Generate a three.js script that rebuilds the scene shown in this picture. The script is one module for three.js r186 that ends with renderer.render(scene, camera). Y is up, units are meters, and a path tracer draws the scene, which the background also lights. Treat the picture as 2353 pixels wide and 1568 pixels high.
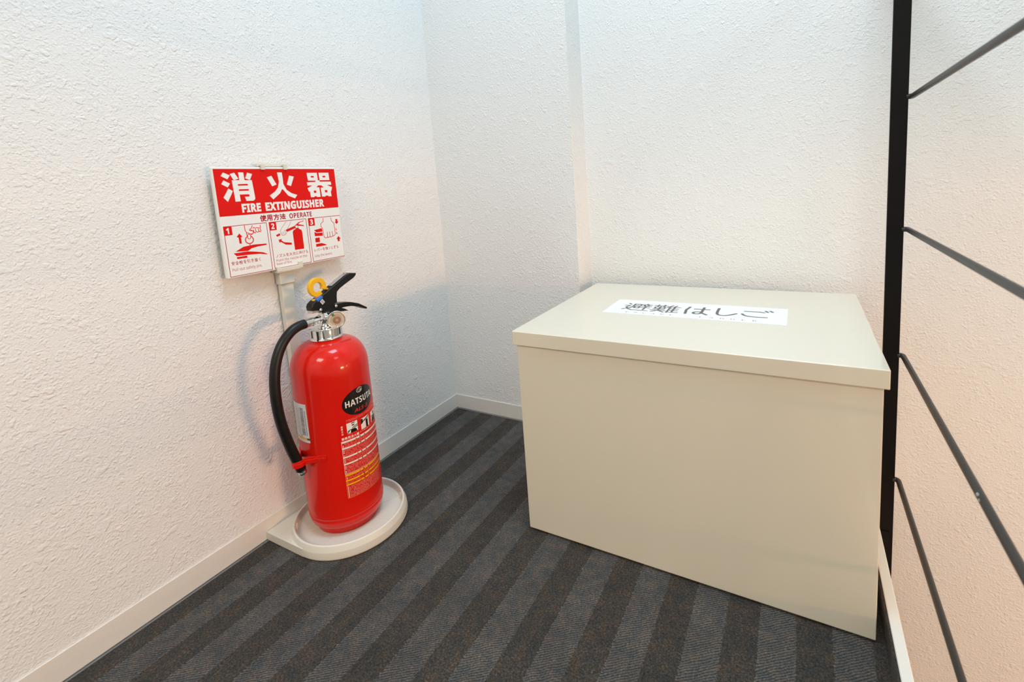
import * as THREE from 'three';
import { RoundedBoxGeometry } from 'three/addons/geometries/RoundedBoxGeometry.js';
import { mergeGeometries } from 'three/addons/utils/BufferGeometryUtils.js';
import { RectAreaLightUniformsLib } from 'three/addons/lights/RectAreaLightUniformsLib.js';

// ---------------------------------------------------------------- camera, exposure, light
RectAreaLightUniformsLib.init();
const W = 2353, H = 1568, F = 1096.67;
const scene = new THREE.Scene();
scene.background = new THREE.Color(0x000000);
const camera = new THREE.PerspectiveCamera(2 * Math.atan(H / 2 / F) * 180 / Math.PI, W / H, 0.02, 50);
camera.rotation.order = 'YXZ';
camera.position.set(1.0004, 0.715, 1.1859);
camera.rotation.set(-0.131294, 0.509499, -0.065713);
camera.focus = 1.15; camera.userData.fStop = 5.6;
camera.setViewOffset(W, H, W / 2 - 1229.81, H / 2 - 574.32, W, H);       // shifted lens
const renderer = new THREE.WebGLRenderer({ antialias: true });
renderer.toneMapping = THREE.LinearToneMapping;
renderer.toneMappingExposure = 0.935;
renderer.shadowMap.enabled = true;

// the landing's ceiling light, the stairwell's low wall lamp and the added fill lamps (their fittings are built at the end)
const CEILS = [
  { at: [0.9, 2.36, 0.6], w: 0.6, d: 0.6, color: [0.635, 0.827, 1.000], power: 20.80, label: 'cool white square ceiling panel right above the landing' },
  { at: [1.0, 2.36, 2.9], w: 0.9, d: 0.9, color: [1.000, 0.919, 0.773], power: 17.20, label: 'large warm fill panel added out of view over the far part of the corridor' },  // fill added behind the camera to warm the front-facing sides
  { at: [2.7, 2.36, 1.1], w: 0.6, d: 0.6, color: [0.618, 1.000, 0.987], power: 7.60, label: 'pale cyan square fill panel added out of view over the open stairwell' },  // fill added from the right, mainly for the left wall
];
const LAMPS = [
  { at: [3.56, 0.45, 0.75], w: 0.5, h: 0.22, color: [1.000, 0.520, 0.265], power: 98.00, label: 'wide warm wall lamp facing the fire extinguisher across the stairs' },
];
const FILL_LANTERN = { at: [1.85, -1.6, 1.5], w: 0.4, h: 0.4, color: [1.000, 0.484, 0.232], power: 9.50 };  // added fill below the landing

// ---------------------------------------------------------------- helpers
let seed = 12345;
const rnd = () => { seed = (seed + 0x6d2b79f5) | 0; let t = Math.imul(seed ^ (seed >>> 15), 1 | seed); t = (t + Math.imul(t ^ (t >>> 7), 61 | t)) ^ t; return ((t ^ (t >>> 14)) >>> 0) / 4294967296; };
const clamp = (x, a, b) => Math.min(b, Math.max(a, x));
const sstep = (a, b, x) => { const t = clamp((x - a) / (b - a), 0, 1); return t * t * (3 - 2 * t); };
const V2 = (x, y) => new THREE.Vector2(x, y);
const V3 = (x, y, z) => new THREE.Vector3(x, y, z);
const names = {};
function numbered(n) { if (!(n in names)) { names[n] = 0; return n; } names[n]++; return n + '_' + String(names[n]).padStart(3, '0'); }
function part(name, geo, mat, parent, label) {
  const m = new THREE.Mesh(geo, mat); m.name = name; m.castShadow = m.receiveShadow = true;
  if (label) m.userData.label = label;
  parent.add(m); return m;
}
function thing(name, label, category, [x, y, z] = [0, 0, 0], turn = 0, group) {
  const o = new THREE.Group(); o.name = numbered(name); o.position.set(x, y, z); o.rotation.y = turn;
  o.userData = { label, category }; if (group) o.userData.group = group;
  scene.add(o); return o;
}
function struct(name, geo, mat, label) {
  const m = part(name, geo, mat, scene); m.userData = { kind: 'structure' }; if (label) m.userData.label = label; return m;
}
// box from its two corners, texture coordinates in metres
function metres(g, ou = 0, ov = 0) {
  const p = g.attributes.position, n = g.attributes.normal, uv = new Float32Array(p.count * 2);
  for (let i = 0; i < p.count; i++) {
    const x = p.getX(i), y = p.getY(i), z = p.getZ(i), ax = Math.abs(n.getX(i)), ay = Math.abs(n.getY(i)), az = Math.abs(n.getZ(i));
    const [u, v] = ay >= ax && ay >= az ? [x, z] : ax >= az ? [z, y] : [x, y];
    uv[2 * i] = u + ou; uv[2 * i + 1] = v + ov;
  }
  g.setAttribute('uv', new THREE.BufferAttribute(uv, 2)); return g;
}
function box(x0, x1, y0, y1, z0, z1, r = 0) {
  const g = r > 0 ? new RoundedBoxGeometry(x1 - x0, y1 - y0, z1 - z0, 3, r) : new THREE.BoxGeometry(x1 - x0, y1 - y0, z1 - z0);
  g.translate((x0 + x1) / 2, (y0 + y1) / 2, (z0 + z1) / 2); return g;
}
const merged = (list) => mergeGeometries(list.map((g) => { const o = g.index ? g.toNonIndexed() : g; return o; }));
const lathe = (pts, seg = 96) => new THREE.LatheGeometry(pts.map(([r, y]) => V2(r, y)), seg);
// a side profile in millimetres pushed out to a width, centred on z = 0
function slab(pts, width, bevel = 0.6, curve = false) {
  const s = new THREE.Shape(); const k = 0.001;
  if (curve) { s.setFromPoints(new THREE.CatmullRomCurve3(pts.map(([x, y]) => V3(x * k, y * k, 0)), true, 'catmullrom', 0.3).getPoints(pts.length * 6).map((p) => V2(p.x, p.y))); }
  else s.setFromPoints(pts.map(([x, y]) => V2(x * k, y * k)));
  const g = new THREE.ExtrudeGeometry(s, { depth: (width - 2 * bevel) * k, bevelEnabled: bevel > 0, bevelThickness: bevel * k, bevelSize: bevel * k * 0.8, bevelOffset: -bevel * k * 0.8, bevelSegments: 3, curveSegments: 16 });
  g.translate(0, 0, -(width / 2 - bevel) * k); return g;
}
function tube(pts, r, seg = 60, rad = 20, closed = false) {
  return new THREE.TubeGeometry(new THREE.CatmullRomCurve3(pts.map((p) => V3(...p)), closed, 'centripetal'), seg, r, rad, closed);
}
function rod(a, b, r, rad = 24) {
  const A = V3(...a), B = V3(...b), d = B.clone().sub(A), g = new THREE.CylinderGeometry(r, r, d.length(), rad);
  g.applyQuaternion(new THREE.Quaternion().setFromUnitVectors(V3(0, 1, 0), d.clone().normalize())); g.translate((A.x + B.x) / 2, (A.y + B.y) / 2, (A.z + B.z) / 2); return g;
}
function canvas(w, h, draw) {
  const c = document.createElement('canvas'); c.width = w; c.height = h; const x = c.getContext('2d'); draw(x, w, h);
  const t = new THREE.CanvasTexture(c); t.colorSpace = THREE.SRGBColorSpace; t.magFilter = THREE.LinearFilter; t.anisotropy = 8; return t;
}
// periodic gradient noise on a lattice of n x m cells
function noise2(n, m, sd) {
  let s = sd; const r = () => { s = (s + 0x6d2b79f5) | 0; let t = Math.imul(s ^ (s >>> 15), 1 | s); t = (t + Math.imul(t ^ (t >>> 7), 61 | t)) ^ t; return ((t ^ (t >>> 14)) >>> 0) / 4294967296; };
  const gx = new Float32Array(n * m), gy = new Float32Array(n * m);
  for (let i = 0; i < n * m; i++) { const a = r() * Math.PI * 2; gx[i] = Math.cos(a); gy[i] = Math.sin(a); }
  return (u, v) => {                                                     // u, v in 0..1, repeats outside
    const x = (u - Math.floor(u)) * n, y = (v - Math.floor(v)) * m, ix = x | 0, iy = y | 0, fx = x - ix, fy = y - iy;
    const jx = (ix + 1) % n, jy = (iy + 1) % m, X = ix % n, Y = iy % m;
    const a = gx[Y * n + X] * fx + gy[Y * n + X] * fy, b = gx[Y * n + jx] * (fx - 1) + gy[Y * n + jx] * fy;
    const c = gx[jy * n + X] * fx + gy[jy * n + X] * (fy - 1), d = gx[jy * n + jx] * (fx - 1) + gy[jy * n + jx] * (fy - 1);
    const su = fx * fx * (3 - 2 * fx), sv = fy * fy * (3 - 2 * fy), p = a + (b - a) * su, q = c + (d - c) * su;
    return (p + (q - p) * sv) * 1.6;
  };
}
function dataTex(n, fill, color) {
  const d = new Uint8Array(n * n * 4);
  for (let j = 0; j < n; j++) for (let i = 0; i < n; i++) { const o = (j * n + i) * 4, v = fill(i / n, j / n); d[o] = v[0]; d[o + 1] = v[1]; d[o + 2] = v[2]; d[o + 3] = 255; }
  const t = new THREE.DataTexture(d, n, n, THREE.RGBAFormat); t.wrapS = t.wrapT = THREE.RepeatWrapping; t.magFilter = THREE.LinearFilter; t.minFilter = THREE.LinearFilter;
  if (color) t.colorSpace = THREE.SRGBColorSpace; t.needsUpdate = true; return t;
}

// ---------------------------------------------------------------- materials
const std = (o) => new THREE.MeshStandardMaterial(o), phys = (o) => new THREE.MeshPhysicalMaterial(o);
// stucco-print wallpaper: flattened splashes over a fine grain; one repeat is 1.1 m
const WT = 1.1;
const wallBump = (() => {
  const N = 2048, h = new Float32Array(N * N), fine = noise2(560, 560, 13), mid = noise2(260, 260, 12), big = noise2(30, 30, 17), wob = noise2(300, 300, 18);
  for (let j = 0; j < N; j++) for (let i = 0; i < N; i++) { const u = i / N, v = j / N; h[j * N + i] = 0.13 * fine(u, v) + 0.2 * sstep(-0.25, 0.45, mid(u, v)) * (0.75 + 0.5 * big(u, v)); }
  const px = N / WT / 1000;                                                // pixels in a millimetre
  const splash = (count, r0, r1, a0, a1) => {                              // ragged drops with a flat top and a steep edge
    for (let k = 0; k < count; k++) {
      const cx = rnd() * N, cy = rnd() * N, r = (r0 + (r1 - r0) * rnd() ** 2) * px, el = 0.78 + 0.45 * rnd(), th = rnd() * Math.PI, a = a0 + (a1 - a0) * rnd(), c = Math.cos(th), s = Math.sin(th), p1 = rnd() * 6.28, p2 = rnd() * 6.28, R = Math.ceil(r * 1.7);
      if (big(cx / N, cy / N) < -0.25 && rnd() < 0.5) continue;
      for (let y = -R; y <= R; y++) for (let x = -R; x <= R; x++) {
        const X = (x * c + y * s) * el, Y = (y * c - x * s) / el, d = Math.hypot(X, Y) / r; if (d > 1.5) continue;
        const g = Math.atan2(Y, X), e = d / (1 + 0.22 * Math.sin(2 * g + p1) + 0.16 * Math.sin(3 * g + p2)), i = ((cx + x + N) | 0) % N, j = ((cy + y + N) | 0) % N, o = j * N + i;
        const f = a * (1 - sstep(0.6, 1.0, e + 0.25 * wob(i / N, j / N))); if (f > 0) h[o] = Math.max(h[o], h[o] * 0.45 + f);
      }
    }
  };
  splash(26000, 0.9, 2.4, 0.14, 0.34); splash(9000, 1.6, 4.2, 0.2, 0.42); splash(1500, 3, 8, 0.25, 0.5);
  return dataTex(N, (u, v) => { const c = clamp(60 + h[Math.round(v * N) * N + Math.round(u * N)] * 230, 0, 255); return [c, c, c]; });
})();
wallBump.repeat.set(1 / WT, 1 / WT);
const M = {};
M.wall = std({ color: new THREE.Color().setRGB(0.80, 0.803, 0.797), roughness: 0.62, bumpMap: wallBump, bumpScale: 0.0015 });
M.ceiling = std({ color: new THREE.Color().setRGB(0.8, 0.8, 0.78), roughness: 0.9 });
M.baseboard = std({ color: new THREE.Color().setRGB(0.75, 0.725, 0.68), roughness: 0.5 });
M.kerb = std({ color: new THREE.Color().setRGB(0.82, 0.8, 0.75), roughness: 0.4 });
M.concrete = std({ color: new THREE.Color().setRGB(0.3, 0.29, 0.275), roughness: 0.95 });
M.carpetEdge = std({ color: new THREE.Color().setRGB(0.19, 0.19, 0.2), roughness: 0.6 });
// striped carpet: 50 mm dark and light bands along z, the light ones with slanting ribs, their sheen painted in as paler colour; one repeat is 1 m
const carpetH = (() => {
  const f1 = noise2(420, 420, 21), f2 = noise2(800, 800, 22), f3 = noise2(260, 300, 23), big = noise2(14, 14, 24), mid = noise2(60, 60, 25), edge = noise2(1, 240, 26);
  return (u, v) => {
    const e = edge(0.5, v) * 0.004 + f1(u, v) * 0.006, ph = (u + e * 0.25) * 10, band = ph - Math.floor(ph), light = sstep(0.485, 0.515, band) * (1 - sstep(0.985, 1.0, band)) + (1 - sstep(0, 0.012, band)) * 0;
    const fib = 0.6 * f1(u, v) + 0.65 * f2(u, v) + 0.45 * f3(u, v);
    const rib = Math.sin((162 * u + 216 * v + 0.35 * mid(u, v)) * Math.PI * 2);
    const seam = 1 - sstep(0.006, 0.014, Math.min(Math.abs(band - 0.5), band, 1 - band));
    return { seam, light, fib, rib, big: big(u, v), mid: mid(u, v) };
  };
})();
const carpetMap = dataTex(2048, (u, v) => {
  const c = carpetH(u, v), k = 1 + 0.10 * c.big + 0.10 * c.mid, D = [54, 49, 44], L = [79, 76, 73], out = [0, 0, 0];
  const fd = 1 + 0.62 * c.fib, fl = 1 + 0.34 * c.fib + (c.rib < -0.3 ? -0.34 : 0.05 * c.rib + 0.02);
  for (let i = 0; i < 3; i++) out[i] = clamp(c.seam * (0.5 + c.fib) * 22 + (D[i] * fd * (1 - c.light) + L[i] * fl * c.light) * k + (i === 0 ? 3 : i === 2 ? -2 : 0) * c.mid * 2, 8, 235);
  return out;
}, true);
const carpetBump = dataTex(2048, (u, v) => { const c = carpetH(u, v), h = clamp(128 + 60 * c.fib + c.light * 40 * c.rib, 0, 255); return [h, h, h]; });
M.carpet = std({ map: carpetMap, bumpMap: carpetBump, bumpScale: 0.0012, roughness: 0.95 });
M.black = phys({ color: new THREE.Color().setRGB(0.003, 0.003, 0.0034), roughness: 0.5, specularIntensity: 0.35 });
M.rail = std({ color: new THREE.Color().setRGB(0.028, 0.024, 0.021), roughness: 0.4 });
M.chip = std({ color: new THREE.Color().setRGB(0.32, 0.33, 0.32), roughness: 0.6 });
M.box = phys({ color: new THREE.Color().setRGB(0.775, 0.705, 0.575), roughness: 0.36, clearcoat: 0.85, clearcoatRoughness: 0.1 });
M.red = phys({ color: new THREE.Color().setRGB(0.66, 0.0075, 0.0015), roughness: 0.35, specularIntensity: 0.35, clearcoat: 0.55, clearcoatRoughness: 0.08 });
M.chrome = std({ color: new THREE.Color().setRGB(0.78, 0.78, 0.77), roughness: 0.09, metalness: 1 });
M.satin = std({ color: new THREE.Color().setRGB(0.62, 0.61, 0.58), roughness: 0.28, metalness: 1 });
M.rubber = phys({ color: new THREE.Color().setRGB(0.005, 0.005, 0.0055), roughness: 0.4, specularIntensity: 0.7 });
M.lever = phys({ color: new THREE.Color().setRGB(0.0045, 0.0045, 0.005), roughness: 0.33, specularIntensity: 0.6 });
M.yellow = std({ color: new THREE.Color().setRGB(0.86, 0.47, 0.005), roughness: 0.4 });
M.blue = std({ color: new THREE.Color().setRGB(0.03, 0.16, 0.62), roughness: 0.4 });
M.stand = std({ color: new THREE.Color().setRGB(0.70, 0.655, 0.57), roughness: 0.45 });
M.pole = std({ color: new THREE.Color().setRGB(0.70, 0.665, 0.58), roughness: 0.5 });
M.white = std({ color: new THREE.Color().setRGB(0.82, 0.82, 0.8), roughness: 0.4 });
M.plate = std({ color: new THREE.Color().setRGB(0.86, 0.87, 0.88), roughness: 0.35 });
M.brass = std({ color: new THREE.Color().setRGB(0.36, 0.2, 0.11), roughness: 0.45, metalness: 0.6 });

// ---------------------------------------------------------------- the setting
const PX = 0.4708, DZ = -0.0895, KX0 = 1.1211, KX1 = 1.1356, KH = 0.0451, BB = 0.0469, RX = 3.6, FZ = 4.2, CY = 2.4, LOW = -1.6;
struct('wall_left', metres(box(-0.1, 0, LOW, CY, -0.2, FZ), 0.13, 0.2), M.wall);
struct('wall_pillar', metres(box(0, PX, -0.25, CY, DZ - 0.1, 0), 0.37, 0.55), M.wall, 'shallow pillar of stucco wallpaper in the corner behind the box');
struct('wall_back', metres(box(PX, RX + 0.1, LOW, CY, DZ - 0.1, DZ), 0.71, 0.05), M.wall);
struct('wall_right', metres(box(RX, RX + 0.1, LOW, CY, DZ, FZ), 0.2, 0.8), M.wall);
struct('wall_front', metres(box(0, RX, LOW, CY, FZ, FZ + 0.1), 0.5, 0.3), M.wall);
struct('ceiling', box(-0.1, RX + 0.1, CY, CY + 0.1, DZ - 0.1, FZ + 0.1), M.ceiling);
struct('added_soffit', box(2.55, RX, 0.6, 0.72, DZ, 1.8), M.ceiling, 'unseen slab added to keep the wall lamp light off the upper walls');  // added out of sight to shade the upper walls from the wall lamp
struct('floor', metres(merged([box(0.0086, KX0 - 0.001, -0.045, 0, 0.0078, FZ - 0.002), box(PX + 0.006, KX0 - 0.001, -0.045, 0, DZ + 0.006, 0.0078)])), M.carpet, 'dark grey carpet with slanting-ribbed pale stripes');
struct('floor_slab', box(0, KX1, -0.25, -0.045, DZ, FZ), M.concrete);
struct('floor_lower', box(0, RX, LOW - 0.1, LOW, DZ, FZ), std({ color: new THREE.Color().setRGB(0.36, 0.3, 0.24), roughness: 0.7 }));
const sy = 0.0012;
struct('baseboard_left', box(0.0002, 0.0028, sy, BB, 0.0002, FZ, 0.0008), M.baseboard);
struct('baseboard_back', box(0.0028, PX + 0.0028, sy, BB, 0.0002, 0.0028, 0.0008), M.baseboard);
struct('baseboard_alcove', box(PX + 0.0002, PX + 0.0028, sy, BB, DZ, 0.0002, 0.0008), M.baseboard);
struct('baseboard_alcove_back', box(PX + 0.0028, KX0, sy, BB, DZ + 0.0002, DZ + 0.0028, 0.0008), M.baseboard);
struct('trim_1', merged([box(0.006, 0.0086, -0.045, 0.0012, 0.0055, FZ - 0.002), box(0.0086, PX + 0.004, -0.045, 0.0012, 0.0055, 0.0078)]), M.carpetEdge, 'thin grey sealed edge of the carpet along the wall');
struct('trim_3', metres(box(KX0 - 0.0035, KX0, -0.001, KH - 0.0015, DZ, FZ - 0.002, 0.001)), M.carpet, 'thin strip in carpet material along the inner face of the kerb');
struct('trim_2', box(KX0, KX1, -0.045, KH, DZ, FZ, 0.0015), M.kerb, 'narrow white kerb strip at the stair edge');

// ---------------------------------------------------------------- lettering: strokes on a 100 x 100 square
const G = {
  安: '50,5 50,17|14,34 14,18 86,18 86,34|44,26 28,60 78,92|70,46 58,72 18,95|8,46 92,46', 全: '50,4 5,45|50,4 95,45|28,45 72,45|22,67 78,67|50,45 50,92|8,92 92,92',
  栓: '5,28 42,28|24,5 24,97|24,30 4,68|26,36 40,56|68,5 42,42|68,5 96,42|54,44 84,44|50,66 88,66|69,44 69,92|44,92 95,92', を: '15,22 80,18|45,5 35,35 18,60 40,45 55,50 55,75|88,38 50,58 35,78 45,92 85,90',
  引: '10,10 48,10 48,30 14,30 10,55 48,55 46,88 30,92|82,5 82,97', き: '20,22 78,14|16,42 84,34|40,5 68,62|60,58 38,60 25,74 35,90 75,92', 抜: '6,28 42,28|26,5 26,88 14,94|5,62 44,50|44,26 96,26|66,5 62,45 40,95|58,46 86,46 72,75 44,96|58,60 75,80 96,95',
  く: '65,8 30,50 70,92', ノ: '75,10 60,55 20,92', ズ: '15,20 65,20 55,50 15,90|48,58 78,88|78,4 84,18|91,2 97,14', ル: '28,20 26,60 8,90|58,12 58,85 95,55', 火: '50,5 50,40 38,70 8,95|50,45 65,75 94,95|20,28 26,55|82,25 70,52',
  元: '22,15 78,15|8,40 92,40|38,40 34,70 8,93|62,40 62,86 70,92 92,90 92,76', に: '18,10 14,50 20,92|45,28 85,28|45,62 48,85 90,85', 向: '48,3 36,20|14,96 14,22 86,22 86,90 74,95|34,42 66,42 66,72 34,72 34,42', け: '18,10 12,50 20,92|42,32 95,32|74,8 74,60 56,95',
  る: '22,12 72,12 20,58 50,42 84,58 80,85 50,94 36,82 50,72 64,90', レ: '25,10 25,88 88,45', バ: '35,25 28,60 8,88|58,25 76,55 90,88|74,5 82,18|90,2 97,14', ー: '8,50 92,50',
  強: '6,10 36,10 36,30 10,30 6,55 36,55 34,88 20,92|68,4 52,26 92,26|80,14 94,30|48,38 92,38 92,60 48,60 48,38|70,28 70,88|44,90 94,86|84,74 96,94', ぎ: '18,22 74,14|14,42 82,34|38,5 66,62|58,58 36,60 23,74 33,90 73,92|82,2 88,14|93,0 99,10',
  使: '26,4 6,48|18,34 18,97|34,18 96,18|42,34 90,34 90,56 42,56 42,34|66,4 66,60 52,84 32,97|42,64 66,86 97,97', 用: '18,8 18,60 6,96|18,8 84,8 84,90 72,95|18,36 84,36|18,62 84,62|51,8 51,95', 方: '50,3 50,22|6,24 94,24|40,24 36,60 12,96|40,48 80,48 76,90 58,94',
  法: '10,8 24,22|4,36 20,48|8,94 28,62|40,24 92,24|66,4 66,50|32,50 97,50|60,50 44,88 88,82|78,66 92,95', 業: '38,3 38,25|62,3 62,25|18,10 26,24|82,10 74,24|8,28 92,28|32,32 38,42|68,32 62,42|18,44 82,44|22,56 78,56|8,70 92,70|50,44 50,98|46,70 10,94|54,70 90,94',
  務: '8,10 42,10 28,28|14,22 32,36|4,40 46,40 38,54|26,40 26,88 16,94|24,48 4,74|62,4 48,30|56,16 92,16|84,16 72,38 46,50|58,26 74,40 96,50|50,62 88,62 84,92 72,95|68,50 64,72 44,96', 消: '10,8 24,22|4,36 20,48|8,94 28,62|64,4 64,34|42,8 50,28|88,8 78,28|44,97 44,36 88,36 88,90 76,95|44,55 88,55|44,74 88,74',
  器: '12,6 42,6 42,30 12,30 12,6|58,6 88,6 88,30 58,30 58,6|12,66 42,66 42,94 12,94 12,66|58,66 88,66 88,94 58,94 58,66|5,46 95,46|50,32 46,50 8,66|52,46 92,66',
  避: '10,8 20,18|4,36 22,36 12,58 20,70 6,88|18,76 40,92 97,92|34,12 58,12 58,27 36,27|34,12 34,48 26,72|42,42 58,42 58,64 42,64 42,42|79,4 79,13|64,15 96,15|71,20 74,31|88,20 84,31|62,35 98,35|64,54 96,54|80,35 80,82',
  難: '4,16 50,16|16,4 16,26|38,4 38,26|10,34 44,34 44,52 10,52 10,34|27,26 27,78|8,64 46,64|2,78 52,78|26,78 8,97|28,78 50,97|66,4 52,36|61,26 61,98|81,6 74,24|61,26 95,26|61,48 92,48|61,68 92,68|61,92 97,92|77,26 77,92',
  は: '14,8 6,48 12,94|38,30 96,30|72,6 72,72|72,66 56,62 40,72 42,88 60,92 72,80 72,66|72,74 96,94', し: '22,6 20,66 32,90 58,90 88,58', ご: '16,22 60,20 74,26|10,58 14,78 44,90 84,88|78,4 85,18|92,0 99,13', 警: '5,10 95,10|20,30 80,30|10,50 90,50|30,60 70,60 70,95 30,95 30,60', 告: '20,10 20,40|10,40 90,40|50,5 50,50|25,60 75,60 75,95 25,95 25,60',
};
function glyph(c, ch, x, y, w, h) {
  if (!G[ch]) return;
  for (const s of G[ch].split('|')) {
    const p = s.split(' ').map((q) => q.split(',').map(Number)).map(([u, v]) => [x + u * w / 100, y + v * h / 100]);
    c.beginPath(); c.moveTo(...p[0]);
    if (p.length > 3 && !/[口]/.test(ch) && 'をきくるはしごけにぎ'.includes(ch)) { for (let i = 1; i < p.length - 1; i++) c.quadraticCurveTo(...p[i], (p[i][0] + p[i + 1][0]) / 2, (p[i][1] + p[i + 1][1]) / 2); c.lineTo(...p[p.length - 1]); }
    else for (const q of p.slice(1)) c.lineTo(...q);
    c.stroke();
  }
}
function line(c, text, x, y, x1, h, lw, color) {                          // text spread from x to x1, its top at y
  c.strokeStyle = color; c.lineWidth = lw; c.lineCap = 'round'; c.lineJoin = 'round';
  const n = text.length, step = (x1 - x) / n; [...text].forEach((ch, i) => glyph(c, ch, x + i * step + step * 0.05, y, step * 0.9, h));
}
function latin(c, text, font, x, base, x1, cap, color, bold) {                  // fitted into x..x1 with a given capital height
  c.font = font + ' 100px ' + (font.includes('serif!') ? 'serif' : 'sans-serif'); c.font = font.replace('serif!', '') + ' 100px ' + (font.includes('serif!') ? 'serif' : 'sans-serif');
  const w = c.measureText(text).width; c.save(); c.translate(x, base); c.scale((x1 - x) / w, cap / 71.5); c.fillStyle = color; c.textAlign = 'left'; c.textBaseline = 'alphabetic'; c.fillText(text, 0, 0); if (bold) { c.strokeStyle = color; c.lineWidth = bold; c.lineJoin = 'miter'; c.strokeText(text, 0, 0); } c.restore();
}
function poly(c, p, fill, stroke, lw, open) {
  c.beginPath(); for (let i = 0; i < p.length; i += 2) c[i ? 'lineTo' : 'moveTo'](p[i], p[i + 1]);
  if (!open) c.closePath(); c.lineJoin = 'round'; c.lineCap = 'round';
  if (fill) { c.fillStyle = fill; c.fill(); } if (stroke) { c.strokeStyle = stroke; c.lineWidth = lw; c.stroke(); }
}

// ---------------------------------------------------------------- stair railing
{
  const px = KX1, pw = 0.0243, pz1 = 0.1562, pz0 = pz1 - 0.007, o = thing('stair_railing', 'black steel railing with thin horizontal rods along the stair edge', 'railing', [px + pw / 2, 0, (pz0 + pz1) / 2]);
  const off = (g) => { g.translate(-o.position.x, 0, -o.position.z); return g; };
  part('post', off(box(px, px + pw, -0.2, 1.2, pz0, pz1, 0.001)), M.black, o);
  part('mounting_plate', off(box(px + 0.0005, px + 0.019, -0.2, 0.0215, pz1, pz1 + 0.002, 0.0005)), M.black, o);
  part('post', off(box(px, px + pw, -0.2, 1.2, 2.4, 2.407, 0.001)), M.black, o);
  part('handrail', off(box(px - 0.008, px + pw + 0.008, 1.2, 1.212, DZ + 0.001, 2.6, 0.003)), M.black, o);
  const rx = 1.1655;
  for (const y of [0.8242, 0.5998, 0.371, 0.129]) {
    const zc = pz0 + 0.0035, q = 0.0055, pts = [[px + pw - 0.003, y, zc], [px + pw - 0.001, y, zc]];
    for (let i = 0; i <= 8; i++) { const a = i / 8 * Math.PI / 2; pts.push([rx - q + q * Math.sin(a), y, zc + q - q * Math.cos(a)]); }
    pts.push([rx, y, zc + q + 0.003]);
    const r = part('rod', off(merged([tube(pts, 0.0045, 40, 20), rod([rx, y, zc + q + 0.002], [rx, y, 2.4], 0.0045, 20)])), M.rail, o);
    if (y === 0.371) for (const [z, a, s] of [[0.5825, 2.5, 0.0016], [0.5905, 2.9, 0.0013]]) {
      const g = new THREE.IcosahedronGeometry(s, 1); g.scale(0.35, 1.1, 1.9); g.rotateZ(-(Math.PI - a)); g.translate(rx + 0.0044 * Math.cos(a), y + 0.0044 * Math.sin(a), z);
      part('paint_chip', off(g), M.chip, r, 'pale scratch where the black paint is gone');
    }
  }
}

// ---------------------------------------------------------------- escape ladder box
{
  const x0 = 0.5004, x1 = 1.1121, z0 = -0.055, z1 = 0.4099, o = thing('ladder_box', 'cream steel chest with an overhanging lid, standing in the alcove', 'storage box', [(x0 + x1) / 2, 0, (z0 + z1) / 2]);
  const off = (g) => { g.translate(-o.position.x, 0, -o.position.z); return g; };
  part('body', off(box(0.5072, 1.1059, 0.0045, 0.418, z0 + 0.0075, 0.4043, 0.0014)), M.box, o);
  part('base', off(box(0.5145, 1.0985, 0, 0.0055, z0 + 0.014, 0.3965)), M.box, o);
  part('lid', off(box(x0, x1, 0.405, 0.4336, z0, z1, 0.0016)), M.box, o);
  const ink = '#4b4946', px0 = 0.6254, px1 = 0.982, pz0 = 0.116, pz1 = 0.2325;
  const tex = canvas(1440, 470, (c, w, h) => {
    c.fillStyle = '#f4f6f8'; c.fillRect(0, 0, w, h);
    const X = (x) => (x - px0) / (px1 - px0) * w, Z = (z) => (z - pz0) / (pz1 - pz0) * h;
    c.strokeStyle = ink; c.lineCap = 'round'; c.lineJoin = 'round';
    const put = (ch, a, b, t, u, lw) => { c.lineWidth = lw; glyph(c, ch, X(a), Z(t), X(b) - X(a), Z(u) - Z(t)); };
    put('避', 0.6545, 0.7155, 0.1425, 0.2045, 19); put('難', 0.7185, 0.7795, 0.1425, 0.2035, 18); put('は', 0.7885, 0.8385, 0.142, 0.2035, 23); put('し', 0.842, 0.8975, 0.14, 0.203, 23); put('ご', 0.8955, 0.956, 0.1415, 0.198, 22);
    const spaced = (s, a, b) => [...s].forEach((ch, i) => latin(c, ch, 'serif!', X(a + (b - a) * i / (s.length - 1)) - 19, Z(0.2216), X(a + (b - a) * i / (s.length - 1)) + 19, 27, ink));
    spaced('ESCAPE', 0.6765, 0.77, 0); spaced('LADDER', 0.8295, 0.927, 0);
  });
  const g = merged([box(px0, px1, 0.4336, 0.4346, pz0, pz1)]);
  const p = part('name_plate', off(g), M.plate, o, 'white plastic plate with dark Japanese lettering');
  const top = new THREE.PlaneGeometry(px1 - px0, pz1 - pz0); top.rotateX(-Math.PI / 2); top.translate((px0 + px1) / 2, 0.43468, (pz0 + pz1) / 2);
  part('print', off(top), std({ map: tex, roughness: 0.32 }), p);
}

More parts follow.
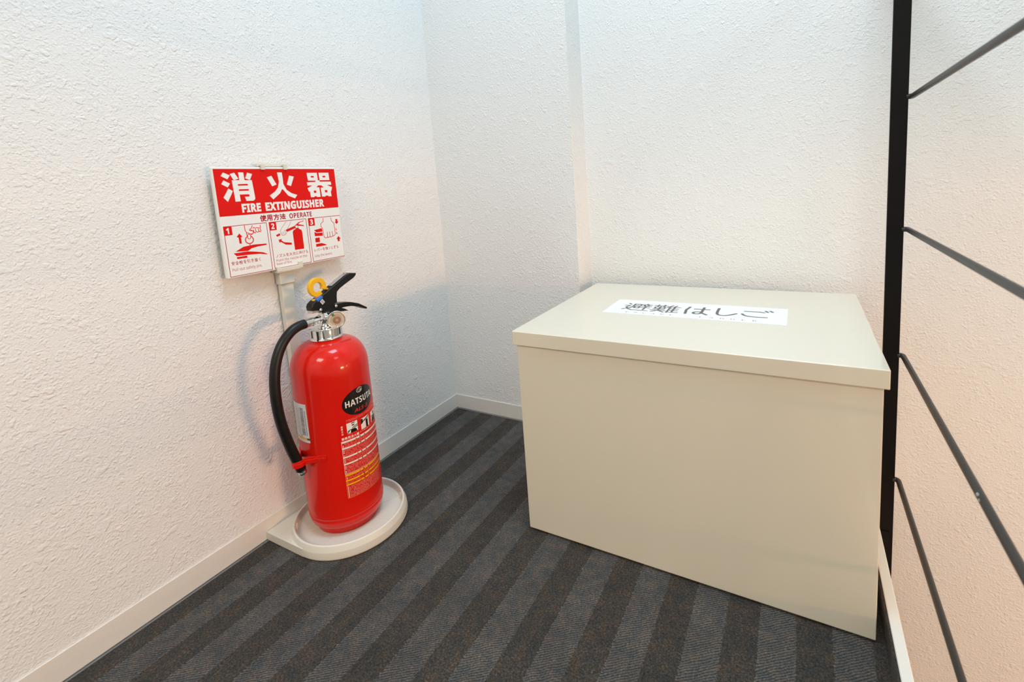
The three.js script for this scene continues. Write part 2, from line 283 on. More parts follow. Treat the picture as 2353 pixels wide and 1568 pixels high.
// ---------------------------------------------------------------- extinguisher stand with its pole
{
  const cx = 0.124, cz = 0.5425, o = thing('extinguisher_stand', 'beige plastic floor stand with a round tray and a pole up the wall', 'stand', [cx, 0, cz]);
  const off = (g) => { g.translate(-cx, 0, -cz); return g; };
  part('tray', lathe([[0, 0.0006], [0.1205, 0.0006], [0.1218, 0.0025], [0.1222, 0.005], [0.1214, 0.0165], [0.1204, 0.0184], [0.1172, 0.0278], [0.1160, 0.0294], [0.1142, 0.0302], [0.1125, 0.0296], [0.1116, 0.028], [0.1108, 0.0155], [0.1100, 0.0135], [0.1085, 0.0128], [0, 0.0128]], 128), M.stand, o);
  for (let k = 0; k < 8; k++) { const g = box(0.067, 0.1095, 0.0126, 0.01325, -0.0007, 0.0007); g.rotateY(k * Math.PI / 4 + 0.25); part('tray_rib', g, M.stand, o); }
  for (const a of [-0.55, 0.95, 2.5, 4.0]) { const g = merged([box(0.1085, 0.112, 0.0135, 0.0262, -0.0035, -0.0022, 0.0004), box(0.1085, 0.112, 0.0135, 0.0262, 0.0022, 0.0035, 0.0004)]); g.rotateY(a); part('tray_lug', g, M.stand, o); }
  const s = new THREE.Shape(), hw = 0.1215;
  s.moveTo(0.0034, -(cz - hw)); s.lineTo(cx, -(cz - hw)); s.absarc(cx, -cz, 0.1196, Math.PI / 2, Math.PI * 1.5, false); s.lineTo(cx, -(cz + hw)); s.lineTo(0.0034, -(cz + hw)); s.closePath();
  const g = new THREE.ExtrudeGeometry(s, { depth: 0.0168, bevelEnabled: true, bevelThickness: 0.0008, bevelSize: 0.0008, bevelOffset: -0.0008, bevelSegments: 2, curveSegments: 40 }); g.rotateX(-Math.PI / 2); g.translate(0, 0.0014, 0);
  part('back_plate', off(g), M.stand, o);
  part('pole', off(box(0.0045, 0.0185, 0.015, 0.545, 0.5362, 0.5648, 0.0022)), M.pole, o);
  part('sleeve', off(box(0.0032, 0.0212, 0.5405, 0.5735, 0.5335, 0.5675, 0.0015)), M.pole, o);
  part('spine', off(box(0.0045, 0.0138, 0.545, 0.7965, 0.5385, 0.5625, 0.001)), M.pole, o);
  part('bracket', off(merged([box(0.006, 0.0280, 0.5672, 0.5742, 0.5150, 0.5750, 0.0012), box(0.0243, 0.0286, 0.5690, 0.5776, 0.5160, 0.5740, 0.0008), box(0.0243, 0.0290, 0.5700, 0.5850, 0.5145, 0.5235, 0.001), box(0.0243, 0.0290, 0.5700, 0.5815, 0.5665, 0.5755, 0.001)])), M.pole, o);
  const clip = [box(0.006, 0.0178, 0.7935, 0.799, 0.52, 0.581, 0.001)];
  for (const z of [0.5255, 0.5755]) clip.push(box(0.014, 0.0268, 0.7942, 0.7980, z - 0.0036, z + 0.0036, 0.0008), box(0.0243, 0.0282, 0.7865, 0.7986, z - 0.004, z + 0.004, 0.001));
  part('top_clip', off(merged(clip)), M.pole, o);
}

// ---------------------------------------------------------------- instruction sign
{
  const SG={sho:[[104,54,165,83,137,122,78,89],[98,130,156,163,129,200,72,167],[132,210,173,236,150,277,111,340,75,297,110,246],[165,70,210,57,244,117,203,130,193,127],[337,57,387,72,357,131,309,115],[176,131,250,131,247,55,299,55,302,132,375,133,385,314,380,331,361,342,292,341,281,297,330,297,328,275,234,274,235,341,183,342]],shoh:[[229,171,327,170,327,186,230,186],[232,222,330,222,330,238,232,238]],ka:[[536,107,589,92,634,185,583,203],[791,92,846,104,798,207,750,190],[656,57,711,58,713,129,712,182,742,246,795,284,860,306,827,343,752,310,703,245,690,235,660,279,576,341,541,298,606,259,645,216,664,154]],ki:[[1008,64,1141,64,1144,150,1168,152,1162,166,1315,169,1319,207,1256,208,1325,234,1309,279,1301,281,1304,343,1260,341,1255,331,1223,331,1219,342,1172,340,1167,235,1210,233,1180,210,1137,209,1114,230,1151,231,1154,341,1105,342,1103,332,1074,332,1071,341,1026,341,1021,277,1010,275,996,236,1063,208,1000,207,999,170,1105,168,1114,154,1014,152],[1162,64,1297,64,1300,151,1166,150]],kih:[[1056,101,1094,100,1094,118,1058,117],[1210,101,1248,100,1249,118,1212,118],[1072,267,1104,268,1104,294,1072,292],[1219,267,1252,267,1254,293,1221,292]],red:[[16,22,1365,22,1390,481,26,477]],pan:[[31,576,464,578,461,1074,34,1072],[492,576,927,581,925,1077,490,1070],[955,579,1390,582,1393,1077,952,1077]],num:[[31,576,109,579,105,662,31,663],[492,576,568,578,564,668,497,667],[955,579,1034,581,1032,667,962,667]],fill:[[174,658,201,695,184,697,185,760,163,759,161,698,143,690],[112,833,195,795,298,787,433,794,438,808,346,811,276,821,234,843],[92,847,229,847,304,860,389,880,429,902,426,908,353,890,233,882,118,878],[116,888,219,888,220,910,119,908],[549,720,594,705,600,726,561,739],[779,641,829,609,893,595,897,602,849,611,821,629,894,648,889,657,804,644],[785,671,825,672,827,682,853,696,860,720,859,909,746,908,746,711,757,690,783,681],[572,772,614,769,602,781,632,807,718,823,715,846,647,835,595,798,580,805],[670,675,779,643,788,668,681,699],[1014,718,1115,705,1121,745,1043,748,1015,723],[1013,737,1042,755,1119,756,1120,794,1013,788],[1014,810,1073,809,1070,864,1012,860],[1015,880,1091,878,1134,894,1160,911,1014,912],[1315,618,1343,618,1344,649,1358,650,1328,677,1302,650,1318,649],[1331,824,1359,858,1343,860,1344,887,1316,886,1314,858,1299,858],[1305,715,1320,752,1306,751],[1306,764,1325,798,1308,796]],line:[[234,584,235,632,245,656,272,670,296,677,315,669,314,649,292,634],[314,592,300,617,277,635,291,645,311,644],[313,621,327,612,339,620,344,657,333,671,322,664,319,637],[349,621,360,615,370,625,372,660,360,667,351,659],[377,619,387,625,397,656,387,666,376,656],[393,598,396,623],[245,656,246,686,255,697],[314,670,287,686],[1149,591,1146,630,1115,648,1106,680,1126,708,1134,810,1149,825,1173,820,1190,824,1209,818,1229,824,1249,815,1273,812,1292,794,1290,664,1259,633,1255,595],[1182,760,1180,817],[1216,760,1216,817],[1250,757,1254,815]],thin:[[682,590,631,644,601,690,619,731,638,731,658,727,677,708,674,685,651,677],[744,587,691,667,674,685],[620,692,625,725],[639,688,644,727],[657,685,662,722]]};
  const z0 = 0.6752, z1 = 0.3958, y0 = 0.5744, y1 = 0.7925, w = 1397, h = 1091, RED = '#dc0f09', DK = '#a8182a';
  const o = thing('instruction_sign', 'white plastic panel with a red heading and three red pictograms, held over the extinguisher', 'sign', [0.019, y0, (z0 + z1) / 2]);
  const pg = new RoundedBoxGeometry(z0 - z1, y1 - y0, 0.0095, 3, 0.0028); pg.rotateY(Math.PI / 2); pg.translate(0, (y1 - y0) / 2, 0);
  part('panel', pg, M.white, o);
  const tex = canvas(w, h, (c) => {
    c.fillStyle = '#ececea'; c.fillRect(0, 0, w, h);
    SG.red.forEach((p) => poly(c, [14, 21, 1382, 21, 1382, 479, 14, 479], RED));
    for (const k of ['sho', 'ka', 'ki']) SG[k].forEach((p) => poly(c, p, '#ececea'));
    for (const k of ['shoh', 'kih']) SG[k].forEach((p) => poly(c, p, RED));
    latin(c, 'FIRE', 'bold', 229, 452, 434, 81, '#ececea', 6); latin(c, 'EXTINGUISHER', 'bold', 473, 453, 1182, 81, '#ececea', 6);
    line(c, '使用方法', 402, 498, 690, 62, 9.5, DK); latin(c, 'OPERATE', 'bold', 728, 557, 1013, 54, DK);
    for (const [a, b] of [[32, 463], [491, 926], [954, 1391]]) { c.strokeStyle = DK; c.lineWidth = 6; c.strokeRect(a, 578, b - a, 496); }
    for (const [a, n, b] of [[31, '1', 109], [490, '2', 568], [953, '3', 1033]]) { c.fillStyle = RED; c.fillRect(a, 577, b - a, 88); latin(c, n, 'bold', a + 20, 650, b - 20, 56, '#ececea', 4); }
    SG.fill.forEach((p) => poly(c, p, RED));
    c.strokeStyle = RED; c.lineWidth = 9; c.beginPath(); c.ellipse(265, 733, 40, 38, 0, 0, 7); c.stroke(); c.lineWidth = 8; c.beginPath(); c.moveTo(264, 771); c.lineTo(263, 794); c.stroke();
    c.fillStyle = '#ececea'; c.lineWidth = 6; c.beginPath(); c.ellipse(266, 700, 17, 24, 0, 0, 7); c.fill(); c.stroke();
    SG.line.forEach((p) => poly(c, p, null, RED, 6.5, true));
    SG.thin.forEach((p) => poly(c, p, null, DK, 3, true));
    c.fillStyle = '#ececea'; c.lineWidth = 4; c.beginPath(); c.ellipse(801, 655, 17, 17, 0, 0, 7); c.fill(); c.stroke();
    line(c, '安全栓を引き抜く', 54, 926, 362, 38, 3.6, DK); line(c, 'ノズルを火元に向ける', 514, 926, 906, 37, 3.6, DK); line(c, 'レバーを強くにぎる', 976, 930, 1318, 36, 3.4, DK);
    latin(c, 'Pull out safety pin.', '', 55, 1024, 360, 28, '#b4404c'); latin(c, 'Point the nozzle at the', '', 514, 1005, 884, 26, '#b4404c'); latin(c, 'base of fire.', '', 513, 1041, 696, 26, '#b4404c'); latin(c, 'Grip the levers.', '', 977, 1029, 1222, 27, '#b4404c');
  });
  const f = new THREE.PlaneGeometry(z0 - z1 - 0.003, y1 - y0 - 0.003); f.rotateY(Math.PI / 2); f.translate(0.00485, (y1 - y0) / 2, 0);
  const uv = f.attributes.uv, mx = 0.0015 / (z0 - z1), my = 0.0015 / (y1 - y0); for (let i = 0; i < uv.count; i++) uv.setXY(i, mx + uv.getX(i) * (1 - 2 * mx), my + uv.getY(i) * (1 - 2 * my));
  part('print', f, phys({ map: tex, roughness: 0.5, specularIntensity: 0.35 }), o, 'red and white printed face with pictograms');
}

// ---------------------------------------------------------------- fire extinguisher (x: along the levers, z: away from the wall)
{
  const AX = 0.1156, AZ = 0.5424, Y0 = 0.0128, R = 0.0781;
  const o = thing('fire_extinguisher', 'red fire extinguisher with black levers, gauge and side hose, standing in the round tray', 'fire extinguisher', [AX, Y0, AZ], Math.PI / 2);
  const dn = (g) => { g.translate(0, -Y0, 0); return g; }, k = 0.001;
  const prof = [[0, 0.013], [0.0622, 0.013], [0.0640, 0.0142], [0.0645, 0.017], [0.0648, 0.0245], [0.0665, 0.0262], [0.0700, 0.0278], [0.0735, 0.0318], [0.0755, 0.0365], [0.0762, 0.0408], [0.0768, 0.0425], [0.0775, 0.0445], [0.0777, 0.0475], [0.0773, 0.0492], [0.0768, 0.0506], [0.0774, 0.0522], [0.0785, 0.0542], [0.0786, 0.0560], [0.0781, 0.0585], [R, 0.10], [R, 0.2], [R, 0.3], [R, 0.360]];
  for (let i = 1; i <= 16; i++) { const t = i / 16 * Math.PI / 2; prof.push([0.034 + (R - 0.034) * Math.cos(t) ** 0.92, 0.360 + 0.0605 * Math.sin(t)]); }
  prof.push([0.0305, 0.4225], [0.030, 0.4245], [0, 0.4245]);
  part('cylinder', dn(lathe(prof, 128)), M.red, o);
  // printed film on the front
  function patch(t0, t1, y0, y1, r) {
    const g = new THREE.PlaneGeometry(1, 1, 48, 1), p = g.attributes.position, n = g.attributes.normal;
    for (let i = 0; i < p.count; i++) { const t = (t0 + (p.getX(i) + 0.5) * (t1 - t0)) * Math.PI / 180, y = y0 + (p.getY(i) + 0.5) * (y1 - y0); p.setXYZ(i, r * Math.sin(t), y, r * Math.cos(t)); n.setXYZ(i, Math.sin(t), 0, Math.cos(t)); }
    return g;
  }
  const T0 = -37, T1 = 43, B0 = 0.084, B1 = 0.331, PD = 10.9, PM = 8, lw = Math.round((T1 - T0) * PD), lh = Math.round((B1 - B0) * 1000 * PM), BG = '#d31105';
  const film = canvas(lw, lh, (c) => {
    const X = (t) => (t - T0) * PD, Y = (y) => (B1 * 1000 - y) * PM, WH = '#ece6de', YE = '#efb80c', BK = '#171412';
    c.fillStyle = BG; c.fillRect(0, 0, lw, lh);
    c.fillStyle = BK; c.beginPath(); c.ellipse(X(3.2), Y(295.5), 30.3 * PD, 29 * PM, 0, 0, 7); c.fill();
    latin(c, 'HATSUTA', 'bold', X(-23.6), Y(289.6), X(31), 13.2 * PM, WH);
    c.save(); c.translate(X(-9.5), Y(273.5)); c.transform(1, 0, -0.25, 1, 0, 0); latin(c, 'ALS-3', 'bold', 0, 0, X(16.5) - X(-9), 7.6 * PM, '#d5261a'); c.restore();
    c.strokeStyle = WH; c.lineCap = 'round'; c.lineWidth = 7; c.beginPath(); c.ellipse(X(3), Y(317.6), 58, 40, -0.15, 0.55, 5.6); c.stroke(); c.lineWidth = 5; c.beginPath(); c.ellipse(X(3.4), Y(317.4), 36, 24, -0.15, 0.7, 5.4); c.stroke();
    c.beginPath(); c.moveTo(X(3), Y(317)); c.lineTo(X(7.5), Y(317.6)); c.lineTo(X(6.6), Y(315)); c.moveTo(X(4.5), Y(315.4)); c.lineTo(X(8.6), Y(320.6)); c.stroke();
    const micro = (t0, t1, y, h, col, a = 1) => { c.fillStyle = col; c.globalAlpha = a; let x = X(t0); while (x < X(t1)) { const w = 4 + rnd() * 8; for (let q = 0; q < 3; q++) if (rnd() < 0.72) c.fillRect(x + rnd() * 3, Y(y) + q * h * 0.34, w, h * 0.2); if (rnd() < 0.6) c.fillRect(x + rnd() * w, Y(y), h * 0.2, h); x += w + 4.5 + (rnd() < 0.06 ? 14 : 0); } c.globalAlpha = 1; };
    micro(-24, 38, 264, 10, WH, 0.8); micro(-24, 20, 261.2, 10, WH, 0.8);
    c.strokeStyle = WH; c.lineWidth = 4; c.beginPath(); c.ellipse(X(37.5), Y(269), 20, 16, 0, 0, 7); c.stroke();
    // three pictograms
    const pic = (t0, t1, y1, y0, f) => { c.save(); c.beginPath(); c.rect(X(t0), Y(y1), X(t1) - X(t0), Y(y0) - Y(y1)); c.clip(); c.fillStyle = WH; c.fillRect(X(t0), Y(y1), 400, 400); c.translate(X(t0), Y(y1)); c.scale((X(t1) - X(t0)) / 100, (Y(y0) - Y(y1)) / 100); c.fillStyle = c.strokeStyle = BK; f(); c.restore(); };
    pic(-24.2, -7.2, 256.7, 234.5, () => { c.fillRect(42, 6, 34, 8); c.beginPath(); c.arc(58, 22, 15, 0.2, 2.9); c.fill(); c.beginPath(); c.moveTo(30, 100); c.lineTo(36, 74); c.lineTo(62, 66); c.lineTo(84, 74); c.lineTo(92, 100); c.fill(); c.lineWidth = 7; c.beginPath(); c.moveTo(100, 38); c.lineTo(56, 52); c.lineTo(50, 66); c.moveTo(100, 52); c.lineTo(66, 64); c.moveTo(6, 80); c.quadraticCurveTo(20, 68, 46, 70); c.moveTo(4, 96); c.lineTo(20, 80); c.stroke(); });
    pic(-1.2, 16.2, 254, 230.5, () => { c.fillRect(56, 30, 26, 70); c.lineWidth = 9; c.beginPath(); c.moveTo(10, 40); c.lineTo(48, 22); c.lineTo(96, 8); c.stroke(); c.beginPath(); c.moveTo(0, 0); c.lineTo(26, 10); c.lineTo(20, 44); c.lineTo(0, 52); c.fill(); c.lineWidth = 4; c.beginPath(); c.moveTo(40, 34); c.lineTo(92, 22); c.stroke(); });
    pic(22.5, 40, 254, 230.5, () => { c.beginPath(); c.moveTo(8, 100); c.lineTo(20, 56); c.lineTo(70, 40); c.lineTo(90, 60); c.lineTo(84, 100); c.fill(); c.beginPath(); c.arc(56, 24, 15, 0, 7); c.fill(); c.lineWidth = 6; c.beginPath(); c.moveTo(4, 46); c.lineTo(40, 44); c.stroke(); });
    for (const [t, y] of [[-24, 233], [-1, 229.5], [22.5, 229.5]]) micro(t, t + 14, y, 9, WH, 0.75);
    c.strokeStyle = WH; c.lineWidth = 4; [...'使用方法'].forEach((ch, i) => glyph(c, ch, X(-32.4), Y(254.5 - i * 5.2), 30, 34));
    line(c, '業務用消火器', X(-33.6), Y(229.2), X(-6), 46, 5.5, WH); micro(-4.5, 24, 228, 16, WH, 0.85);
    // warning table
    c.strokeStyle = WH; c.lineWidth = 6; c.strokeRect(X(-34), Y(221), X(42) - X(-34), Y(150) - Y(221));
    c.strokeStyle = '#e8963a'; c.lineWidth = 6; c.strokeRect(X(-34), Y(148.5), X(42) - X(-34), Y(96) - Y(148.5));
    const bands = [[219.6, WH, [215.6, 212.6, 209.8]], [206.2, WH, [202.2, 199.4, 196.6, 193.8, 191]], [186.8, WH, [182.6, 179.8, 176.8]], [172, WH, [167.8, 165, 162.2, 159.4, 156.6, 153.6]], [147, YE, [142.6, 139.8]], [135.4, YE, [130.8]], [126.2, YE, [121.8, 119, 116.2, 113.4, 110.6, 107.8, 105, 102.2, 99.4]]];
    for (const [y, col, rows] of bands) {
      c.fillStyle = col; c.fillRect(X(-34), Y(y + 1.1), X(42) - X(-34), 3.5 * PM);
      c.fillStyle = YE; c.strokeStyle = BK; c.lineWidth = 3; poly(c, [X(-13.2), Y(y - 2.2), X(-11), Y(y - 2.2), X(-12.1), Y(y + 0.8)], col === YE ? '#efc93c' : YE, BK, 3);
      for (const [t, ch] of [[-6.5, '警'], [2, '告']]) { c.strokeStyle = BK; c.lineWidth = 4.5; glyph(c, ch, X(t), Y(y + 0.7), 24, 22); }
      micro(-31, -19, y - 0.3, 5, '#6b5a4a', 0.7); micro(14, 34, y - 0.3, 8, BK, 0.7);
      for (const r of rows) { c.fillStyle = WH; if (rnd() < 0.8) c.fillRect(X(-32.8), Y(r), 15, 14); micro(-30.6, 25 + rnd() * 15, r, 14, WH, 0.7); }
    }
  });
  part('label_film', dn(patch(T0, T1, B0, B1, R + 0.00025)), phys({ map: film, roughness: 0.35, specularIntensity: 0.35, clearcoat: 0.55, clearcoatRoughness: 0.08 }), o, 'printed instruction film with a black oval');
  const stk = canvas(408, 667, (c, w, h) => {
    c.fillStyle = '#d3d4d6'; c.fillRect(0, 0, w, h); c.fillStyle = '#3c3a3a';
    for (let y = 70; y < 545; y += 3 + rnd() * 5) { const t = 3 + rnd() * 7; c.fillRect(250, y, 84, t); y += t; }
    for (let y = 120; y < 540; y += 24) c.fillRect(352, y, 22, 13);
    c.globalAlpha = 0.35; for (let x = 60; x < 220; x += 26) { let y = 60 + rnd() * 40; while (y < 520) { const l = 6 + rnd() * 14; c.fillRect(x, y, 9, l); y += l + 5; } } c.globalAlpha = 1;
    c.fillStyle = '#8790b4'; c.beginPath(); c.arc(222, 560, 26, 0, 7); c.globalAlpha = 0.5; c.fill(); c.globalAlpha = 1;
    c.fillStyle = '#e8a530'; c.fillRect(0, 588, w, 34); c.fillStyle = '#4a3b1c'; c.fillRect(345, 588, 63, 34);
  });
  part('barcode_sticker', dn(patch(-117, -80, 0.2256, 0.309, R + 0.0003)), std({ map: stk, roughness: 0.45 }), o, 'white barcode sticker');
  // neck nut with grip slots
  const nut = part('neck_nut', dn(lathe([[0.0295, 0.4235], [0.0318, 0.4242], [0.0324, 0.4255], [0.0324, 0.4300], [0.0276, 0.4303], [0.0276, 0.4475], [0.0268, 0.4482], [0, 0.4482]], 96)), M.chrome, o);
  {
    const gs = []; const n = 10, slot = 0.12;
    for (let i = 0; i < n; i++) {
      const s = new THREE.Shape(), a0 = i / n * Math.PI * 2 + slot, a1 = (i + 1) / n * Math.PI * 2 - slot;
      s.absarc(0, 0, 0.0322, a0, a1, false); s.absarc(0, 0, 0.0262, a1, a0, true);
      const g = new THREE.ExtrudeGeometry(s, { depth: 0.0165, bevelEnabled: true, bevelThickness: 0.0005, bevelSize: 0.0004, bevelSegments: 2, curveSegments: 14 }); g.rotateX(-Math.PI / 2); g.translate(0, 0.4305, 0); gs.push(g);
    }
    gs.forEach((g) => part('grip_lobe', dn(g), M.chrome, nut));
  }
  const valve = part('valve_body', dn(lathe([[0.0150, 0.4484], [0.0148, 0.4515], [0.0108, 0.4535], [0.0098, 0.458], [0.0118, 0.4615], [0.0120, 0.4735], [0.0100, 0.4765], [0.0092, 0.481], [0.0125, 0.4835], [0.0125, 0.4885], [0, 0.4885]], 40)), M.chrome, o);
  part('outlet', dn(merged([rod([-0.004, 0.4678, 0], [-0.030, 0.4672, 0], 0.0079), rod([-0.0115, 0.4676, 0], [-0.0145, 0.4676, 0], 0.0089)])), M.chrome, valve);
  part('valve_block', dn(merged([slab([[-31.5, 485.3], [-31.5, 491], [14, 491], [12, 485.3]], 15, 0.6)])), M.satin, valve);
  // pressure gauge
  {
    const g = part('pressure_gauge', new THREE.CylinderGeometry(0.0182, 0.0182, 0.011, 48, 1), M.chrome, o);
    g.geometry.rotateX(Math.PI / 2); g.position.set(0.0125, 0.4632 - Y0, 0.0205); g.rotation.y = -0.5;
    part('bezel', new THREE.TorusGeometry(0.0174, 0.0014, 14, 56).translate(0, 0, 0.0058), M.satin, g);
    const dial = canvas(256, 256, (c) => {
      c.fillStyle = '#c9beac'; c.fillRect(0, 0, 256, 256); c.fillStyle = '#b3a48e'; c.beginPath(); c.arc(128, 128, 92, 0, 7); c.fill();
      c.fillStyle = '#1e7a3c'; c.beginPath(); c.moveTo(128, 128); c.arc(128, 128, 116, -2.25, -1.85); c.fill(); c.fillStyle = '#b3a48e'; c.beginPath(); c.arc(128, 128, 70, 0, 7); c.fill();
      c.strokeStyle = '#b8402e'; c.lineWidth = 6; c.beginPath(); c.moveTo(128, 128); c.lineTo(112, 46); c.stroke(); c.fillStyle = '#5b5248'; for (const a of [0.5, 1.1, 1.7, 2.3, 2.9]) c.fillRect(128 + 98 * Math.cos(a) - 5, 128 + 98 * Math.sin(a) - 3, 10, 6);
    });
    const d = new THREE.CircleGeometry(0.0165, 48); d.translate(0, 0, 0.00565); part('dial', d, std({ map: dial, roughness: 0.4 }), g, 'pale dial with a green sector');
    part('hub', merged([new THREE.CylinderGeometry(0.0062, 0.0078, 0.0022, 32).rotateX(Math.PI / 2).translate(0.001, -0.001, 0.0066)]), M.brass, g);
    part('hub_pin', new THREE.CylinderGeometry(0.0026, 0.0026, 0.0028, 24).rotateX(Math.PI / 2).translate(0.001, -0.001, 0.0072), M.satin, g);
    part('glass', new THREE.CircleGeometry(0.0168, 48).translate(0, 0, 0.0092), phys({ color: 0xffffff, roughness: 0.03, transmission: 1, thickness: 0, ior: 1.45 }), g);
    const st = rod([0, 0, -0.004], [-0.008, 0.0, -0.016], 0.0055); part('boss', st, M.chrome, g);
  }
  // levers
  const up = part('upper_lever', dn(slab([[-31.5, 491], [-32.2, 499], [-29.5, 504.5], [-23, 509], [-2, 519], [20, 529.5], [42, 540], [60, 548.6], [72, 551], [86, 549], [88.6, 547.2], [86.5, 543.5], [80, 538.6], [66, 533.4], [54, 528.6], [42, 523.6], [33, 517.5], [31, 508], [30, 494.5], [5, 489.8], [-12, 488]], 20, 2.2)), M.lever, o);
  const lst = box(-0.0245, 0.0245, -0.0003, 0.0003, -0.0062, 0.0062); lst.rotateZ(0.443); lst.translate(0.0452, 0.5427, 0); part('lever_sticker', dn(lst), std({ color: new THREE.Color().setRGB(0.34, 0.32, 0.31), roughness: 0.5 }), up, 'grey worn sticker');
  const lmk = box(-0.0022, 0.0022, -0.0004, 0.0004, -0.0022, 0.0022); lmk.rotateZ(0.443); lmk.translate(0.062, 0.5507, 0.001); part('lever_mark', dn(lmk), std({ color: new THREE.Color().setRGB(0.4, 0.06, 0.07), roughness: 0.5 }), up);
  const tg = canvas(64, 80, (c) => { c.fillStyle = '#d8d8d6'; c.fillRect(0, 0, 64, 80); c.fillStyle = '#55607e'; for (let y = 12; y < 70; y += 9) c.fillRect(14, y, 36, 5); });
  const tgg = new THREE.PlaneGeometry(0.0078, 0.0098); tgg.rotateZ(0.6); tgg.translate(-0.0066, 0.5050, 0.0104); part('side_tag', dn(tgg), std({ map: tg, roughness: 0.5 }), up, 'small white printed tag');
  const low = part('carry_handle', dn(slab([[-15, 489], [-11, 495.5], [8, 493.5], [30, 492], [48, 490.5], [66, 486.5], [86, 478.5], [106.5, 465], [107.8, 462.2], [105, 461], [84, 471.8], [64, 477.8], [48, 480], [28, 480], [0, 480], [-13, 483]], 21, 1.2)), M.lever, o);
  for (const s of [-1, 1]) { const g = slab([[-12, 489], [-10, 482], [5, 477.4], [28, 475], [40, 472.6], [54, 470.6], [44, 477.5], [28, 485], [0, 490]], 1.8, 0.5); g.translate(0, 0, s * 0.0118); part('cheek_plate', dn(g), M.lever, low); }
  for (const [a, y] of [[-8.5, 487.4], [29.5, 486]]) { const g = new THREE.SphereGeometry(0.0034, 20, 12); g.scale(1, 1, 0.45); g.translate((a - 6) * k, (y + 2.4) * k, 0.0128); part('rivet', dn(g), M.satin, low); }
  // safety pin ring
  {
    const s = new THREE.Shape(), a0 = -0.42, a1 = Math.PI * 2 - 1.08;
    s.absarc(0, 0, 0.0194, a0, a1, false); s.absarc(0, 0, 0.0113, a1, a0, true);
    const opt = { depth: 0.006, bevelEnabled: true, bevelThickness: 0.0012, bevelSize: 0.001, bevelSegments: 3, curveSegments: 48 };
    const ring = new THREE.ExtrudeGeometry(s, opt); ring.translate(-0.0082, 0.5360, -0.003);
    const end = slab([[9, 529], [19.5, 527.5], [17.5, 523], [10, 519.5], [4.5, 522]], 7, 0.8), foot = slab([[-14, 521.5], [-3.5, 519], [4, 517.2], [-6, 508.5], [-16.5, 508.5], [-14, 513]], 7, 0.8), nub = slab([[-22, 508.5], [-14, 509.5], [-13, 512.5], [-20, 513]], 9, 1);
    part('safety_pin', dn(merged([ring, foot, nub, slab([[2, 521], [6.5, 519.5], [1, 514], [-4, 516]], 7, 0.8), slab([[9.6, 531], [13.5, 531], [19, 526], [15.5, 522.3]], 8, 0.8)])), M.yellow, o, 'yellow plastic pull ring');
    const bl = box(-0.0075, 0.0075, -0.0028, 0.0028, -0.0045, 0.0075, 0.0006); bl.rotateZ(0.43); bl.translate(-0.0115, 0.5125, 0.003); part('seal_tape', dn(bl), M.blue, o, 'blue seal tape under the ring');
  }
  // hose with ferrule, tip and clip
  const hz = (p) => p.map(([a, y]) => [a, y - Y0, 0]);
  const hose = part('hose', tube(hz([[-0.046, 0.4675], [-0.060, 0.4665], [-0.076, 0.4612], [-0.0966, 0.4445], [-0.113, 0.418], [-0.1225, 0.385], [-0.1262, 0.340], [-0.1232, 0.292], [-0.1135, 0.241], [-0.1045, 0.207], [-0.0985, 0.186], [-0.0958, 0.1765]]), 0.0098, 120, 28), M.rubber, o);
  part('ferrule', dn(merged([rod([-0.0285, 0.4672, 0], [-0.050, 0.4674, 0], 0.0086), rod([-0.0285, 0.4672, 0], [-0.031, 0.4672, 0], 0.0093)])), M.satin, hose);
  part('hose_tip', dn(merged([rod([-0.0962, 0.179, 0], [-0.0925, 0.166, 0], 0.0076), rod([-0.0940, 0.1712, 0], [-0.0934, 0.169, 0], 0.0084)])), M.chrome, hose);
  {
    const hx = -0.1, hr = 0.0112, pts = [], body = (t) => [R * 1.006 * Math.sin(t), R * 1.006 * Math.cos(t)];
    for (let i = 0; i <= 5; i++) pts.push(body((-57 - i * 2.6) * Math.PI / 180));
    for (let i = 0; i <= 20; i++) { const t = (50 + i * 13) * Math.PI / 180; pts.push([hx + hr * Math.cos(t), hr * Math.sin(t)]); }
    for (let i = 0; i <= 5; i++) pts.push(body((-110 - i * 2.6) * Math.PI / 180));
    const ribbon = (lift, th, h) => {
      const cv = new THREE.CatmullRomCurve3(pts.map(([a, b]) => V3(a, -b, 0)), false, 'centripetal').getPoints(110), L = [], Q = [];
      cv.forEach((p, i) => { const q = cv[Math.min(i + 1, 110)], r = cv[Math.max(i - 1, 0)], dx = q.x - r.x, dy = q.y - r.y, m = Math.hypot(dx, dy), nx = -dy / m, ny = dx / m; L.push(V2(p.x + nx * (th), p.y + ny * th)); Q.push(V2(p.x - nx * th, p.y - ny * th)); });
      const g = new THREE.ExtrudeGeometry(new THREE.Shape([...L, ...Q.reverse()]), { depth: h, bevelEnabled: true, bevelThickness: 0.0004, bevelSize: 0.0003, bevelSegments: 2 }); g.rotateX(-Math.PI / 2); g.translate(0, 0.1865 + lift, 0); return g;
    };
    const clip = part('hose_clip', dn(merged([ribbon(0, 0.0007, 0.013), ribbon(0.0048, 0.0013, 0.0034)])), M.red, o);
    const rv = new THREE.SphereGeometry(0.0028, 16, 10); rv.scale(1, 1, 0.4); const t = -62 * Math.PI / 180; rv.rotateY(t); rv.translate((R + 0.0012) * Math.sin(t), 0.193, (R + 0.0012) * Math.cos(t)); part('clip_rivet', dn(rv), M.red, clip);
  }
}

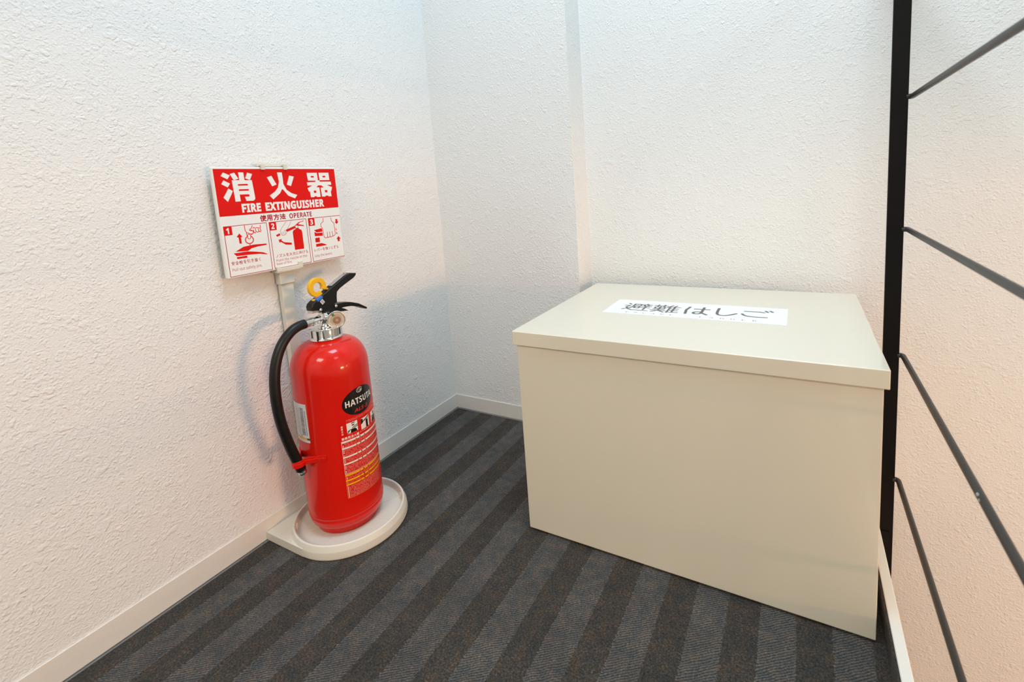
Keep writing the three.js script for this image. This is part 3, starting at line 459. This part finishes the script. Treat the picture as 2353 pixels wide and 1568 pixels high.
// ---------------------------------------------------------------- lamps
for (const { at, w, d, color, power, label } of CEILS) {
  const o = thing('ceiling_light', label, 'lamp', at);
  part('frame', merged([box(-w / 2 - 0.02, w / 2 + 0.02, 0.012, 0.04, -d / 2 - 0.02, d / 2 + 0.02, 0.004)]), M.white, o);
  part('diffuser', box(-w / 2, w / 2, 0.006, 0.012, -d / 2, d / 2), std({ color: 0xffffff, emissive: new THREE.Color().setRGB(...color), emissiveIntensity: 1.2 }), o);
  const l = new THREE.RectAreaLight(new THREE.Color().setRGB(...color), power, w, d); l.position.set(0, 0.002, 0); l.name = 'panel_light'; o.add(l); l.rotation.x = -Math.PI / 2;
}
for (const { at, w, h, color, power, label } of LAMPS) {
  const o = thing('wall_lamp', label, 'lamp', at, 0, 'stairwell wall lamps');
  part('back_box', box(0.004, RX - at[0], -h / 2 - 0.012, h / 2 + 0.012, -w / 2 - 0.012, w / 2 + 0.012, 0.003), M.black, o);
  part('diffuser', box(0, 0.004, -h / 2, h / 2, -w / 2, w / 2), std({ color: 0xffffff, emissive: new THREE.Color().setRGB(...color), emissiveIntensity: 2 }), o);
  const l = new THREE.RectAreaLight(new THREE.Color().setRGB(...color), power, w, h); l.position.set(-0.004, 0, 0); l.rotation.y = Math.PI / 2; l.name = 'lamp_light'; o.add(l);
}
{
  const { at, w, h, color, power } = FILL_LANTERN, o = thing('added_lantern', 'warm box lantern added out of view on the lower landing as fill', 'lamp', at);  // unseen, added to brighten the low part of the back wall
  part('housing', box(-w / 2 - 0.02, w / 2 + 0.02, 0, h + 0.1, 0.006, 0.12, 0.006), M.black, o);
  part('diffuser', box(-w / 2, w / 2, 0.05, 0.05 + h, 0, 0.006), std({ color: 0xffffff, emissive: new THREE.Color().setRGB(...color), emissiveIntensity: 2 }), o);
  const l = new THREE.RectAreaLight(new THREE.Color().setRGB(...color), power, w, h); l.position.set(0, 0.05 + h / 2, -0.004); l.name = 'lantern_fill'; o.add(l);
}
renderer.render(scene, camera);
